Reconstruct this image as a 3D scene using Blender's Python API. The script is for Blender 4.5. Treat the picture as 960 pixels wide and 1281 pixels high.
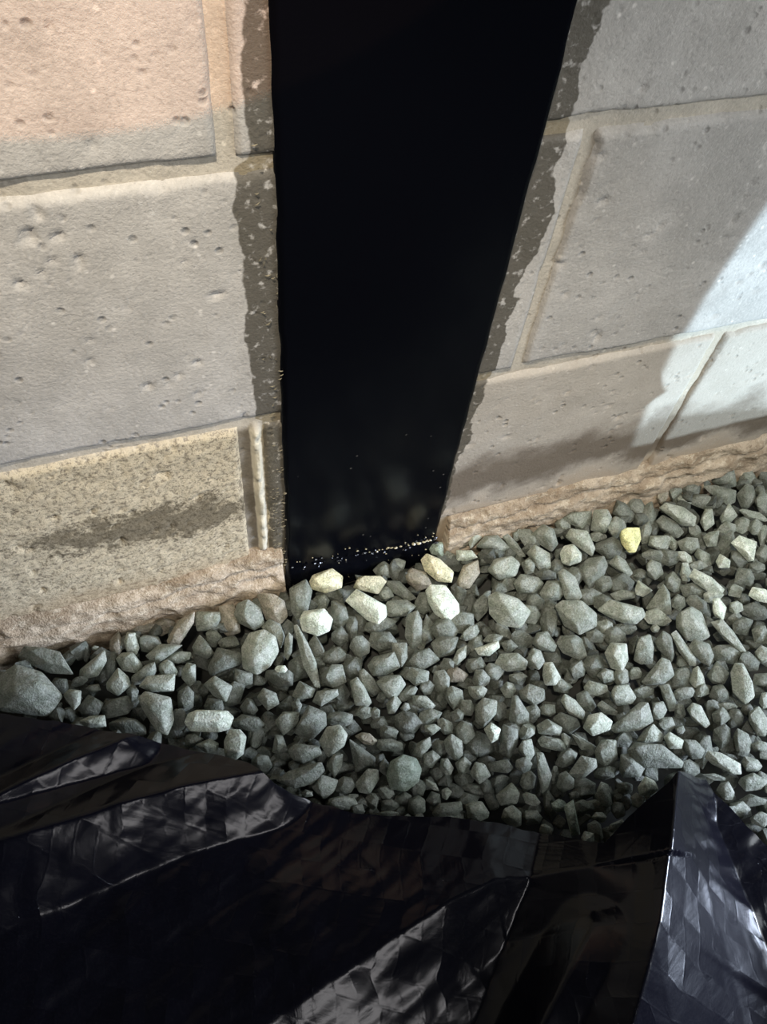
import bpy, bmesh, math, random
import numpy as np
from mathutils import Vector, Matrix

# ------------------------------------------------------------------ clear
for o in list(bpy.data.objects):
    bpy.data.objects.remove(o, do_unlink=True)
scene = bpy.context.scene
COL = scene.collection
rng = random.Random(11)

# ------------------------------------------------------------------ camera
W, H, F = 960.0, 1281.0, 1010.0
CX, CY = W / 2, H / 2
CAM = np.array([0.0, -0.373, 0.700])
_d = np.array([376 - CX, 1310 - CY, F]); _d /= np.linalg.norm(_d)          # straight down, seen by the camera
_h = np.array([4500 - CX, -300 - CY, F]); _h -= _d * (_d @ _h); _h /= np.linalg.norm(_h)
RM = np.array([_h, np.cross(-_d, _h), -_d])                                # world = RM @ (right, down, forward)
cam_data = bpy.data.cameras.new('camera')
cam = bpy.data.objects.new('camera', cam_data)
COL.objects.link(cam)
r_, u_, b_ = RM @ [1, 0, 0], RM @ [0, -1, 0], RM @ [0, 0, -1]
cam.matrix_world = Matrix(((r_[0], u_[0], b_[0], CAM[0]), (r_[1], u_[1], b_[1], CAM[1]),
                           (r_[2], u_[2], b_[2], CAM[2]), (0, 0, 0, 1)))
cam_data.sensor_fit = 'VERTICAL'
cam_data.sensor_height = 36.0
cam_data.sensor_width = 36.0 * W / H
cam_data.lens = F / H * 36.0
cam_data.clip_start = 0.01
scene.camera = cam

# ------------------------------------------------------------------ world, lamps, exposure
world = bpy.data.worlds.new('world'); scene.world = world
world.use_nodes = True
world.node_tree.nodes['Background'].inputs[0].default_value = (0.80, 0.92, 1.0, 1)
world.node_tree.nodes['Background'].inputs[1].default_value = 0.030


def aim(o, target):
    o.rotation_euler = (Vector(target) - o.location).to_track_quat('-Z', 'Y').to_euler()


def spot(name, loc, target, watts, half_deg, blend, radius, color):
    l = bpy.data.lights.new(name, 'SPOT'); l.energy = watts; l.color = color
    l.spot_size = math.radians(half_deg * 2); l.spot_blend = blend; l.shadow_soft_size = radius
    o = bpy.data.objects.new(name, l); COL.objects.link(o); o.location = loc; aim(o, target)
    return o


def area(name, loc, target, watts, sx, sy, color):
    l = bpy.data.lights.new(name, 'AREA'); l.energy = watts; l.color = color
    l.shape = 'RECTANGLE'; l.size = sx; l.size_y = sy
    o = bpy.data.objects.new(name, l); COL.objects.link(o); o.location = loc; aim(o, target)
    return o


hl = spot('head_lamp', (-0.12, -0.45, 1.25), (0.15, 0.0, 0.215), 47, 11.6, 0.95, 0.03, (1.0, 0.91, 0.76))
hl.scale = (2.5, 1.0, 1.0)
spot('warm_work_lamp', (0.0, -0.75, 0.790), (0.0, 0.0, 0.790), 11, 23.0, 0.012, 0.003, (1.0, 0.42, 0.18))
spot('cool_torch', (1.15, -1.00, 0.035), (1.19, 0.0, 0.16), 112, 38.0, 0.014, 0.004, (0.60, 0.81, 1.0))
spot('fold_fill_spot', (1.15, -0.72, 0.34), (0.33, -0.39, 0.06), 135, 20.0, 0.9, 0.16, (0.70, 0.80, 1.0))  # added unseen spot, brightens the raised fold's right face
area('cool_fill_area', (1.10, -0.75, 0.85), (0.45, -0.10, 0.20), 9.0, 0.5, 0.5, (0.90, 0.96, 1.0))  # added cool fill for right wall and gravel, no visible source
area('sheet_highlight_fill', (-0.08, -1.30, 1.45), (-0.08, -0.25, 0.05), 4.8, 0.75, 0.14, (1.0, 0.97, 0.98))  # added lamp behind the camera, puts highlights on the sheet's folds

scene.view_settings.view_transform = 'Standard'
scene.view_settings.look = 'None'
scene.view_settings.exposure = 0.0
scene.view_settings.gamma = 1.0
scene.view_settings.use_curve_mapping = False


# ------------------------------------------------------------------ helpers
def ray(px, py):
    return RM @ np.array([px - CX, py - CY, F])


def at(px, py, z=0.0):
    r = ray(px, py)
    return CAM + r * ((z - CAM[2]) / r[2])


def _hash(ix, iy, seed):
    h = (ix.astype(np.int64) * 374761393 + iy.astype(np.int64) * 668265263 + seed * 1442695041) & 0xFFFFFFFF
    h = ((h ^ (h >> 13)) * 1274126177) & 0xFFFFFFFF
    h = h ^ (h >> 16)
    return (h & 0xFFFF) / 65535.0


def vnoise(x, y, seed=0):
    """smooth value noise, -1..1"""
    x = np.asarray(x, float); y = np.asarray(y, float)
    ix = np.floor(x); iy = np.floor(y)
    fx = x - ix; fy = y - iy
    fx = fx * fx * (3 - 2 * fx); fy = fy * fy * (3 - 2 * fy)
    a = _hash(ix, iy, seed); b = _hash(ix + 1, iy, seed)
    c = _hash(ix, iy + 1, seed); d = _hash(ix + 1, iy + 1, seed)
    return (a + (b - a) * fx + (c - a) * fy + (a - b - c + d) * fx * fy) * 2 - 1


def fbm(x, y, seed=0, oct=4):
    s = 0; amp = 1.0; tot = 0
    for k in range(oct):
        s = s + amp * vnoise(x * 2 ** k, y * 2 ** k, seed + k * 17); tot += amp; amp *= 0.5
    return s / tot


def smooth(a, b, x):
    t = np.clip((np.asarray(x, float) - a) / (b - a), 0, 1)
    return t * t * (3 - 2 * t)


def mesh_obj(name, verts, faces, mat, parent=None, smooth_shade=True):
    me = bpy.data.meshes.new(name)
    me.from_pydata([tuple(v) for v in verts], [], [tuple(f) for f in faces])
    me.validate(); me.update()
    if smooth_shade:
        me.shade_smooth()
    me.materials.append(mat)
    o = bpy.data.objects.new(name, me)
    COL.objects.link(o)
    if parent is not None:
        o.parent = parent
    return o


def grid_faces(nu, nv, off=0, flip=False):
    i, j = np.meshgrid(np.arange(nu - 1), np.arange(nv - 1), indexing='ij')
    a = (i * nv + j).ravel() + off; b = a + nv; c = b + 1; d = a + 1
    f = np.stack([a, b, c, d] if not flip else [d, c, b, a], 1)
    return f.tolist()


def tag(o, label=None, cat=None, group=None, kind=None):
    if label: o['label'] = label
    if cat: o['category'] = cat
    if group: o['group'] = group
    if kind: o['kind'] = kind
    return o


# ------------------------------------------------------------------ node helpers
class NT:
    def __init__(self, name):
        self.m = bpy.data.materials.new(name); self.m.use_nodes = True
        self.t = self.m.node_tree; self.t.nodes.clear()
        self.out = self.t.nodes.new('ShaderNodeOutputMaterial')
        self.b = self.t.nodes.new('ShaderNodeBsdfPrincipled')
        self.t.links.new(self.b.outputs[0], self.out.inputs[0])

    def n(self, typ, **kw):
        nd = self.t.nodes.new('ShaderNode' + typ)
        for k, v in kw.items():
            setattr(nd, k, v)
        return nd

    def link(self, a, b):
        self.t.links.new(a, b)

    def set(self, sock, v):
        if hasattr(v, 'is_output'):
            self.link(v, sock)
        else:
            sock.default_value = v

    def math(self, op, a, b=0.0, c=0.0, clamp=False):
        nd = self.n('Math', operation=op); nd.use_clamp = clamp
        self.set(nd.inputs[0], a); self.set(nd.inputs[1], b); self.set(nd.inputs[2], c)
        return nd.outputs[0]

    def ramp(self, v, a, b, lo=0.0, hi=1.0):
        nd = self.n('MapRange'); nd.interpolation_type = 'SMOOTHSTEP'
        self.set(nd.inputs[0], v); self.set(nd.inputs[1], a); self.set(nd.inputs[2], b)
        self.set(nd.inputs[3], lo); self.set(nd.inputs[4], hi)
        return nd.outputs[0]

    def mix(self, fac, a, b, blend='MIX'):
        nd = self.n('Mix', data_type='RGBA', blend_type=blend)
        self.set(nd.inputs[0], fac)
        self.set(nd.inputs[6], a if hasattr(a, 'is_output') else (*a, 1) if len(a) == 3 else a)
        self.set(nd.inputs[7], b if hasattr(b, 'is_output') else (*b, 1) if len(b) == 3 else b)
        return nd.outputs[2]

    def noise(self, vec, scale, detail=3.0, rough=0.55, dist=0.0):
        nd = self.n('TexNoise'); self.link(vec, nd.inputs['Vector'])
        nd.inputs['Scale'].default_value = scale; nd.inputs['Detail'].default_value = detail
        nd.inputs['Roughness'].default_value = rough; nd.inputs['Distortion'].default_value = dist
        return nd.outputs[0]

    def voro(self, vec, scale, feature='F1', out=0, rand=1.0):
        nd = self.n('TexVoronoi', feature=feature); self.link(vec, nd.inputs['Vector'])
        nd.inputs['Scale'].default_value = scale; nd.inputs['Randomness'].default_value = rand
        return nd.outputs[out]

    def bump(self, h, strength, dist, prev=None):
        nd = self.n('Bump'); nd.inputs['Strength'].default_value = strength
        nd.inputs['Distance'].default_value = dist
        self.link(h, nd.inputs['Height'])
        if prev is not None: self.link(prev, nd.inputs['Normal'])
        return nd.outputs[0]


SX0, SX1 = 0.0866, 0.2425          # the strip's two edges along the wall
J1, J2, J3 = 0.4480, 0.2440, 0.041   # bed joints


def concrete(name, base, alt, sandy=0.0, rough_base=False):
    """block or mortar concrete with its stains; position is in metres on the wall"""
    k = NT(name)
    pos = k.n('NewGeometry').outputs['Position']
    sep = k.n('SeparateXYZ'); k.link(pos, sep.inputs[0]); X, Y, Z = sep.outputs
    big = k.noise(pos, 14.0, 5.0)
    mid = k.noise(pos, 55.0, 5.0, 0.65)
    fine = k.noise(pos, 420.0, 3.0, 0.7)
    c = k.mix(k.ramp(big, 0.35, 0.65), base, alt)
    c = k.mix(k.ramp(mid, 0.35, 0.75, 0.0, 0.35), c, tuple(v * 0.62 for v in base))
    c = k.mix(k.ramp(fine, 0.52, 0.72, 0.0, 0.35), c, tuple(v * 0.45 for v in base))
    c = k.mix(k.ramp(fine, 0.48, 0.30, 0.0, 0.30), c, tuple(min(1, v * 1.35) for v in base))
    # open pores
    por = k.voro(pos, 95.0)
    porew = k.noise(pos, 30.0, 2.0)
    pore = k.math('MULTIPLY', k.ramp(por, 0.30, 0.08), k.ramp(porew, 0.46, 0.64, 0.0, 0.7))
    spk = k.math('MULTIPLY', k.ramp(k.voro(pos, 130.0), 0.26, 0.08), k.ramp(k.noise(pos, 40.0, 2.0), 0.50, 0.62))
    c = k.mix(k.math('MULTIPLY', pore, 0.45), c, tuple(v * 0.3 for v in base))
    c = k.mix(k.math('MULTIPLY', spk, 0.55), c, tuple(min(1, v * 1.6) for v in base))
    # lowest course: sandier, yellower face
    low = k.ramp(k.math('ADD', Z, k.math('MULTIPLY', mid, 0.006)), J2 + 0.004, J2 - 0.006)
    leftside = k.ramp(X, 0.10, 0.07)
    sand = k.math('MULTIPLY', low, k.math('MULTIPLY', leftside, 0.0 if rough_base else 1.0))
    sg = k.noise(pos, 240.0, 5.0, 0.85)
    sandc = k.mix(k.ramp(sg, 0.38, 0.54), (0.19, 0.145, 0.085), (0.72, 0.60, 0.40))
    c = k.mix(k.math('MULTIPLY', sand, 0.85), c, sandc)
    # damp stain, lens shaped, on the left lower block
    ex = k.math('DIVIDE', k.math('SUBTRACT', X, -0.018), 0.100)
    ez = k.math('DIVIDE', k.math('SUBTRACT', Z, k.math('ADD', 0.143, k.math('MULTIPLY', X, -0.02))), 0.0265)
    er = k.math('ADD', k.math('MULTIPLY', ex, ex), k.math('MULTIPLY', ez, ez))
    er = k.math('ADD', er, k.math('MULTIPLY', k.math('SUBTRACT', mid, 0.5), 3.4))
    er = k.math('ADD', er, k.math('MULTIPLY', k.math('SUBTRACT', sg, 0.5), 2.6))
    er = k.math('ADD', er, k.math('MULTIPLY', k.math('SUBTRACT', big, 0.5), 1.2))
    c = k.mix(k.ramp(er, 1.35, 0.45, 0.0, 0.72), c, (0.085, 0.066, 0.038))
    # dirt tide mark along the right lower block
    rz = k.math('ADD', Z, k.math('MULTIPLY', k.math('SUBTRACT', big, 0.5), 0.10))
    rz = k.math('ADD', rz, k.math('MULTIPLY', k.math('SUBTRACT', mid, 0.5), 0.03))
    tide = k.math('MULTIPLY', k.ramp(rz, 0.155, 0.115), k.ramp(rz, 0.062, 0.095))
    tide = k.math('MULTIPLY', tide, k.ramp(X, 0.21, 0.24))
    c = k.mix(k.math('MULTIPLY', k.math('MULTIPLY', low, k.ramp(X, 0.21, 0.24)), 0.45), c, (0.46, 0.38, 0.28))
    c = k.mix(k.math('MULTIPLY', tide, 0.78), c, (0.105, 0.074, 0.046))
    rust = k.math('MULTIPLY', k.ramp(rz, 0.085, 0.045), 0.45)
    c = k.mix(rust, c, (0.40, 0.27, 0.15))
    if rough_base:
        # the perpend beside the strip: left band darker, crusty right band paler
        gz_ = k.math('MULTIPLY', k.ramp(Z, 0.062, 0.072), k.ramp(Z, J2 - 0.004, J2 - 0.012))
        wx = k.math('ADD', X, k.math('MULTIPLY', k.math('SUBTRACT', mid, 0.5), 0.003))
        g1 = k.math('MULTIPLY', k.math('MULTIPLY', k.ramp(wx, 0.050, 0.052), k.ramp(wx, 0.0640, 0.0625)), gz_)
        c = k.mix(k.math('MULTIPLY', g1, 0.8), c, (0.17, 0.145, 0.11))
        g2 = k.math('MULTIPLY', k.math('MULTIPLY', k.ramp(wx, 0.0625, 0.0640), k.ramp(wx, 0.0725, 0.0705)), gz_)
        c = k.mix(k.math('MULTIPLY', g2, 0.8), c, (0.80, 0.73, 0.56))
    # primed and ground margin beside the strip, ragged outer edge
    wob = k.noise(pos, 22.0, 4.0, 0.6)
    w2 = k.math('MULTIPLY', k.math('SUBTRACT', wob, 0.5), 0.030)
    lw = k.math('ADD', k.ramp(Z, J2 - 0.002, J2 + 0.002, 0.0135, 0.0195), k.ramp(Z, J1 - 0.004, J1 + 0.004, 0.0, -0.007))
    lft = k.math('SUBTRACT', lw, k.math('ADD', k.math('SUBTRACT', SX0, X), k.math('MULTIPLY', w2, 0.6)))
    lft = k.ramp(lft, -0.0008, 0.0008)
    lft = k.math('MULTIPLY', lft, k.ramp(X, SX0 + 0.03, SX0 + 0.02))
    rlim = k.ramp(Z, 0.20, 0.36, 0.004, 0.0165)
    rgt = k.math('SUBTRACT', k.math('ADD', rlim, k.math('MULTIPLY', w2, 1.3)), k.math('SUBTRACT', X, SX1))
    rgt = k.math('MULTIPLY', k.ramp(rgt, -0.0008, 0.0008), k.ramp(X, SX1 - 0.03, SX1 - 0.02))
    prim = k.math('MAXIMUM', lft, rgt)
    prim = k.math('MULTIPLY', prim, k.ramp(k.noise(pos, 160.0, 3.0), 0.72, 0.55))
    primc = (0.075, 0.064, 0.045) if not rough_base else (0.26, 0.21, 0.13)
    c = k.mix(k.math('MULTIPLY', prim, 0.86), c, primc)
    k.link(c, k.b.inputs['Base Color'])
    k.link(k.ramp(prim, 0, 1, 0.92, 0.55), k.b.inputs['Roughness'])
    k.b.inputs['Specular IOR Level'].default_value = 0.25
    h = k.math('ADD', k.math('MULTIPLY', fine, 0.7), k.math('MULTIPLY', mid, 0.6))
    h = k.math('SUBTRACT', h, k.math('MULTIPLY', pore, 1.6))
    h = k.math('ADD', h, k.math('MULTIPLY', k.math('MULTIPLY', sand, sg), 1.6))
    k.link(k.bump(h, 0.6, 0.0016), k.b.inputs['Normal'])
    return k.m


M_block = concrete('concrete_block_face', (0.565, 0.53, 0.485), (0.465, 0.435, 0.395))
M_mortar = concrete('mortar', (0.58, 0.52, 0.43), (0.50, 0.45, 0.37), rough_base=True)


def skirt_mat():
    k = NT('rough_mortar')
    pos = k.n('NewGeometry').outputs['Position']
    mp = k.n('Mapping'); mp.inputs['Scale'].default_value = (1, 1, 1.4); mp.inputs['Rotation'].default_value = (0, 0.1, 0)
    k.link(pos, mp.inputs[0]); v = mp.outputs[0]
    a = k.noise(v, 20.0, 5.0, 0.65); b = k.noise(v, 95.0, 5.0, 0.75); f = k.noise(pos, 420.0, 2.0)
    c = k.mix(k.ramp(a, 0.35, 0.65), (0.34, 0.255, 0.17), (0.58, 0.47, 0.345))
    c = k.mix(k.ramp(b, 0.50, 0.68, 0, 0.75), c, (0.76, 0.65, 0.49))
    c = k.mix(k.ramp(b, 0.45, 0.30, 0, 0.65), c, (0.19, 0.135, 0.085))
    c = k.mix(k.ramp(f, 0.55, 0.75, 0, 0.4), c, (0.16, 0.11, 0.07))
    k.link(c, k.b.inputs['Base Color']); k.b.inputs['Roughness'].default_value = 0.9
    k.b.inputs['Specular IOR Level'].default_value = 0.2
    k.link(k.bump(k.math('ADD', k.math('MULTIPLY', b, 1.0), k.math('MULTIPLY', f, 0.4)), 0.9, 0.004), k.b.inputs['Normal'])
    return k.m


M_skirt = skirt_mat()


def strip_mat(name, rough, spec):
    k = NT(name)
    pos = k.n('NewGeometry').outputs['Position']
    sep = k.n('SeparateXYZ'); k.link(pos, sep.inputs[0]); Z = sep.outputs[2]
    d = k.voro(pos, 85.0); dn = k.noise(pos, 14.0, 2.0)
    lowz = k.ramp(Z, 0.30, 0.03)
    speck = k.math('MULTIPLY', k.ramp(d, 0.10, 0.05), k.math('MULTIPLY', k.ramp(dn, 0.52, 0.60), lowz))
    c = k.mix(k.math('MULTIPLY', speck, 0.5), (0.0025, 0.0028, 0.0045), (0.30, 0.28, 0.24))
    k.link(c, k.b.inputs['Base Color'])
    k.b.inputs['Roughness'].default_value = rough
    k.b.inputs['Specular IOR Level'].default_value = spec
    n1 = k.noise(pos, 160.0, 4.0, 0.7); n2 = k.noise(pos, 12.0, 2.0)
    h = k.math('ADD', k.math('MULTIPLY', n1, k.ramp(Z, 0.05, 0.01, 0.02, 0.8)), k.math('MULTIPLY', n2, 0.5))
    k.link(k.bump(h, 0.5, 0.002), k.b.inputs['Normal'])
    return k.m


M_strip = strip_mat('gloss_black_strip', 0.20, 0.12)
M_bead = strip_mat('cured_black_resin', 0.14, 0.5)


def stone_mat():
    k = NT('gravel_stone')
    at_ = k.n('Attribute'); at_.attribute_name = 'tint'
    pos = k.n('NewGeometry').outputs['Position']
    f = k.noise(pos, 700.0, 3.0, 0.7); m = k.noise(pos, 130.0, 4.0, 0.6)
    c = k.mix(k.ramp(m, 0.35, 0.62, 0.0, 0.8), at_.outputs[0], (0.62, 0.66, 0.60), 'MULTIPLY')
    c = k.mix(k.ramp(f, 0.53, 0.66, 0.0, 0.75), c, (0.40, 0.40, 0.36), 'MULTIPLY')
    c = k.mix(k.ramp(f, 0.46, 0.34, 0.0, 0.6), c, (1.8, 1.8, 1.7), 'MULTIPLY')
    k.link(c, k.b.inputs['Base Color'])
    k.b.inputs['Roughness'].default_value = 0.62
    k.b.inputs['Specular IOR Level'].default_value = 0.35
    h = k.math('ADD', k.math('MULTIPLY', f, 0.35), m)
    k.link(k.bump(h, 0.8, 0.0034), k.b.inputs['Normal'])
    return k.m


M_stone = stone_mat()


def sheet_mat():
    k = NT('black_scrim_sheet')
    uv = k.n('UVMap').outputs[0]
    pos = k.n('NewGeometry').outputs['Position']
    mp = k.n('Mapping'); mp.inputs['Rotation'].default_value = (0, 0, math.radians(28))
    k.link(uv, mp.inputs[0]); v = mp.outputs[0]
    sep = k.n('SeparateXYZ'); k.link(v, sep.inputs[0])
    cw, ch = 0.0170, 0.0220
    u = k.math('DIVIDE', sep.outputs[0], cw); w = k.math('DIVIDE', sep.outputs[1], ch)
    fu = k.math('FRACT', u); fw = k.math('FRACT', w)
    du = k.math('ABSOLUTE', k.math('SUBTRACT', fu, 0.5)); dw = k.math('ABSOLUTE', k.math('SUBTRACT', fw, 0.5))
    thread = k.math('MAXIMUM', k.ramp(du, 0.40, 0.5), k.ramp(dw, 0.42, 0.5))
    # every cell of film between the threads sits at a slightly different tilt
    cm = k.n('CombineXYZ'); k.link(k.math('FLOOR', u), cm.inputs[0]); k.link(k.math('FLOOR', w), cm.inputs[1])
    wn = k.n('TexWhiteNoise', noise_dimensions='3D'); k.link(cm.outputs[0], wn.inputs[0])
    cs = k.n('SeparateColor'); k.link(wn.outputs['Color'], cs.inputs[0])
    tx = k.math('MULTIPLY', k.math('SUBTRACT', cs.outputs[0], 0.5), k.math('SUBTRACT', fu, 0.5))
    ty = k.math('MULTIPLY', k.math('SUBTRACT', cs.outputs[1], 0.5), k.math('SUBTRACT', fw, 0.5))
    h = k.math('ADD', k.math('ADD', tx, ty), k.math('MULTIPLY', thread, 0.02))
    cr = k.noise(pos, 45.0, 4.0, 0.6, 0.6)
    b1 = k.bump(h, 0.6, 0.0030)
    b2 = k.bump(cr, 0.06, 0.0040, b1)
    k.link(b2, k.b.inputs['Normal'])
    dust = k.noise(pos, 500.0, 3.0, 0.7)
    c = k.mix(k.ramp(dust, 0.45, 0.75, 0.0, 0.5), (0.0022, 0.0022, 0.0045), (0.007, 0.0065, 0.009))
    k.link(c, k.b.inputs['Base Color'])
    k.b.inputs['Roughness'].default_value = 0.20
    k.b.inputs['Specular IOR Level'].default_value = 0.26
    return k.m


M_sheet = sheet_mat()


def plain(name, col, rough=0.8):
    k = NT(name)
    pos = k.n('NewGeometry').outputs['Position']
    n = k.noise(pos, 300.0, 3.0)
    c = k.mix(k.ramp(n, 0.3, 0.7, 0, 0.5), col, tuple(v * 0.55 for v in col))
    k.link(c, k.b.inputs['Base Color']); k.b.inputs['Roughness'].default_value = rough
    return k.m


M_soil = plain('dark_fines', (0.050, 0.050, 0.044))
M_fibre = plain('resin_fibre', (0.34, 0.30, 0.21), 0.4)

# ------------------------------------------------------------------ floor under the gravel
fl = mesh_obj('floor', [(-1.6, -1.8, -0.045), (1.8, -1.8, -0.045), (1.8, 0.15, -0.045), (-1.6, 0.15, -0.045)],
              [(0, 1, 2, 3)], M_soil)
tag(fl, 'dark soil under the gravel and sheet', None, None, 'structure')

# ------------------------------------------------------------------ block wall
def mortar_depth(x, z):
    ground = np.maximum(smooth(SX0 - 0.03, SX0 - 0.012, x) * (x < 0.165), smooth(SX1 + 0.025, SX1 + 0.010, x) * (x > 0.165))
    d = 0.0042 + 0.0012 * fbm(x * 60, z * 60, 5, 3)
    d = d * (1 - 0.50 * ground)
    cx_ = 0.0672 + 0.0008 * vnoise(z * 90, z * 0, 14)
    crust = smooth(0.0040, 0.0015, np.abs(x - cx_)) * smooth(0.060, 0.068, z) * smooth(J2 - 0.002, J2 - 0.010, z)
    return d - crust * (0.0050 + 0.0035 * fbm(x * 150, z * 150, 15, 3))


gx = np.concatenate([np.arange(-0.34, 0.05, 0.004), np.arange(0.05, 0.074, 0.0012), np.arange(0.0748, 0.80, 0.004)]); gz = np.arange(-0.05, 0.70, 0.004)
XX, ZZ = np.meshgrid(gx, gz, indexing='ij')
YY = mortar_depth(XX, ZZ)
verts = np.stack([XX, YY, ZZ], -1).reshape(-1, 3)
faces = grid_faces(len(gx), len(gz))
x0, x1, z0, z1 = gx[0], gx[-1], gz[0], gz[-1]
vv = verts.tolist()
for (a, b, c, d) in ((-1.6, x0, -0.05, 1.75), (x1, 1.8, -0.05, 1.75), (x0, x1, z1, 1.75)):
    k0 = len(vv); vv += [(a, 0.006, c), (b, 0.006, c), (b, 0.006, d), (a, 0.006, d)]; faces.append((k0, k0 + 1, k0 + 2, k0 + 3))
k0 = len(vv); vv += [(-1.6, 0.15, -0.05), (1.8, 0.15, -0.05), (1.8, 0.15, 1.75), (-1.6, 0.15, 1.75)]; faces.append((k0 + 3, k0 + 2, k0 + 1, k0))
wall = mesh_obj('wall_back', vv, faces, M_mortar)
tag(wall, 'grey concrete block wall with recessed pale mortar joints', None, None, 'structure')

PITS = [(a, b, c, d) for a, b, c, d in (
    (0.296, 0.318, 0.0035, 0.003), (0.333, 0.288, 0.0028, 0.003), (0.345, 0.283, 0.002, 0.003), (0.352, 0.283, 0.002, 0.003),
    (0.31, 0.265, 0.002, 0.003), (0.36, 0.305, 0.002, 0.003), (0.332, 0.205, 0.003, 0.003), (0.276, 0.213, 0.002, 0.002),
    (0.0, 0.30, 0.004, 0.004), (0.02, 0.305, 0.003, 0.003), (-0.03, 0.33, 0.003, 0.003), (0.03, 0.285, 0.003, 0.003))]


def block(xa, xb, za, zb, step, seed):
    nx = max(2, int(round((xb - xa) / step)) + 1); nz = max(2, int(round((zb - za) / step)) + 1)
    x = np.linspace(xa, xb, nx); z = np.linspace(za, zb, nz)
    X, Z = np.meshgrid(x, z, indexing='ij')
    if step < 0.05:
        e = np.minimum(np.minimum(X - xa, xb - X), np.minimum(Z - za, zb - Z))
        jag = 0.0022 * fbm(X * 70, Z * 70, seed, 4) + 0.0025 * np.clip(fbm(X * 25, Z * 25, seed + 9, 3), 0, 1)
        em = np.clip((e - np.maximum(jag, 0)) / 0.0042, 0, 1)
        y = 0.0055 * (1 - np.sqrt(np.clip(1 - (1 - em) ** 2, 0, 1)))
        y = y + 0.0007 * fbm(X * 45, Z * 45, seed + 3, 4) + 0.0012 * fbm(X * 7, Z * 7, seed + 5, 2)
        cell = vnoise(X * 150, Z * 150, seed + 21) + 0.5 * vnoise(X * 60, Z * 60, seed + 22)
        y = y + 0.0022 * smooth(0.85, 1.15, cell)
        # lowest left block is coarser
        y = y + (0.0010 * fbm(X * 160, Z * 160, seed + 31, 2) if (zb < 0.26 and xb < 0.2) else 0)
        for (px, pz, pr, pd) in PITS:
            r = np.hypot(X - px, Z - pz)
            y = y + 0.5 * pd * smooth(pr, pr * 0.45, r)
        g = np.maximum(smooth(SX0 - 0.030, SX0 - 0.012, X) * (X < 0.165), smooth(SX1 + 0.022, SX1 + 0.008, X) * (X > 0.165))
        y = y * (1 - 0.6 * g)
    else:
        y = np.zeros_like(X)
    v = np.stack([X, y, Z], -1).reshape(-1, 3).tolist()
    f = grid_faces(nx, nz)
    # returns into the wall
    ring = [i * nz for i in range(nx)] + [(nx - 1) * nz + j for j in range(1, nz)] + \
           [i * nz + nz - 1 for i in range(nx - 2, -1, -1)] + [j for j in range(nz - 2, 0, -1)]
    k0 = len(v)
    for q in ring:
        v.append((v[q][0], 0.03, v[q][2]))
    n = len(ring)
    for i in range(n):
        f.append((ring[i], k0 + i, k0 + (i + 1) % n, ring[(i + 1) % n]))
    f.append(tuple(k0 + i for i in range(n)) if n < 12 else tuple(range(k0, k0 + n)))
    return mesh_obj('concrete_block', v, f, M_block, wall, step < 0.05)


HB, HM = 0.0634, 0.2755
JH = 0.0042
rows = [(J3, J2, HB), (J2, J1, HM), (J1, J1 + 0.203, HB)]
zt = J1 + 0.203
for q in range(5):
    rows.append((zt, zt + 0.203, HM if q % 2 == 0 else HB)); zt += 0.203
sd = 100
for (za, zb, hx) in rows:
    x = hx - 0.406 * 4
    while x < 1.75:
        xa, xb = x + JH, x + 0.406 - JH
        if hx == HB and za < 0.1 and abs(xb - HB) < 0.02: xb -= 0.004
        if hx == HB and za < 0.1 and abs(xa - HB) < 0.02: xa += 0.005
        near = xb > -0.28 and xa < 0.74 and za < 0.5
        a_ = max(xa, -1.6); b_2 = min(xb, 1.8)
        if b_2 - a_ > 0.02:
            block(a_, b_2, za + JH, zb - JH, 0.0022 if near else 0.5, sd)
        sd += 50
        x += 0.406

# rough mortar skirt along the foot of the wall, in two runs beside the strip
def skirt(xa, xb, top, seed):
    n = int((xb - xa) / 0.0022); m = 40
    x = np.linspace(xa, xb, n); t = np.linspace(0, 1, m)
    X, T = np.meshgrid(x, t, indexing='ij')
    tp = np.interp(X, [p[0] for p in top], [p[1] for p in top]) + 0.006 * fbm(X * 25, X * 0 + seed, seed, 4)
    Z = -0.03 + (tp + 0.03) * T
    lay = fbm(X * 14 + Z * 14, Z * 36, seed + 4, 3)
    ch = 1 - 2 * np.abs(fbm(X * 30 + Z * 16, Z * 42, seed + 8, 4)) * 1.6
    notch = smooth(0.02, 0.0, np.abs(T - 0.72 - 0.10 * fbm(X * 9, X * 0, seed + 2, 3)) * 0.35)
    out = 0.010 * (1 - T ** 3) + 0.0045 * lay + 0.0036 * ch - 0.0050 * notch
    out = np.maximum(out, 0.0015) * smooth(1.0, 0.86, T) - 0.004 * smooth(0.9, 1.0, T)
    Y = -out
    v = np.stack([X, Y, Z], -1).reshape(-1, 3).tolist()
    f = grid_faces(n, m)
    # end caps back to the wall
    for i, flip in ((0, True), (n - 1, False)):
        k0 = len(v)
        for j in range(m):
            p = v[i * m + j]; v.append((p[0], 0.012, p[2]))
        for j in range(m - 1):
            q = (i * m + j, k0 + j, k0 + j + 1, i * m + j + 1)
            f.append(q[::-1] if flip else q)
    return mesh_obj('mortar_skirt', v, f, M_skirt, wall)


skirt(-1.5, SX0 - 0.0035, [(-1.5, 0.05), (-0.16, 0.050), (-0.04, 0.052), (0.04, 0.062), (0.085, 0.070)], 7)
skirt(SX1 + 0.009, 1.7, [(0.25, 0.050), (0.40, 0.058), (0.62, 0.064), (1.7, 0.06)], 23)

# ------------------------------------------------------------------ the black strip
st = bpy.data.objects.new('reinforcement_strip', None); COL.objects.link(st)
st.location = ((SX0 + SX1) / 2, -0.002, -0.02)
tag(st, 'glossy black reinforcement strip running down the block wall into the gravel', 'wall strip')


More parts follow.
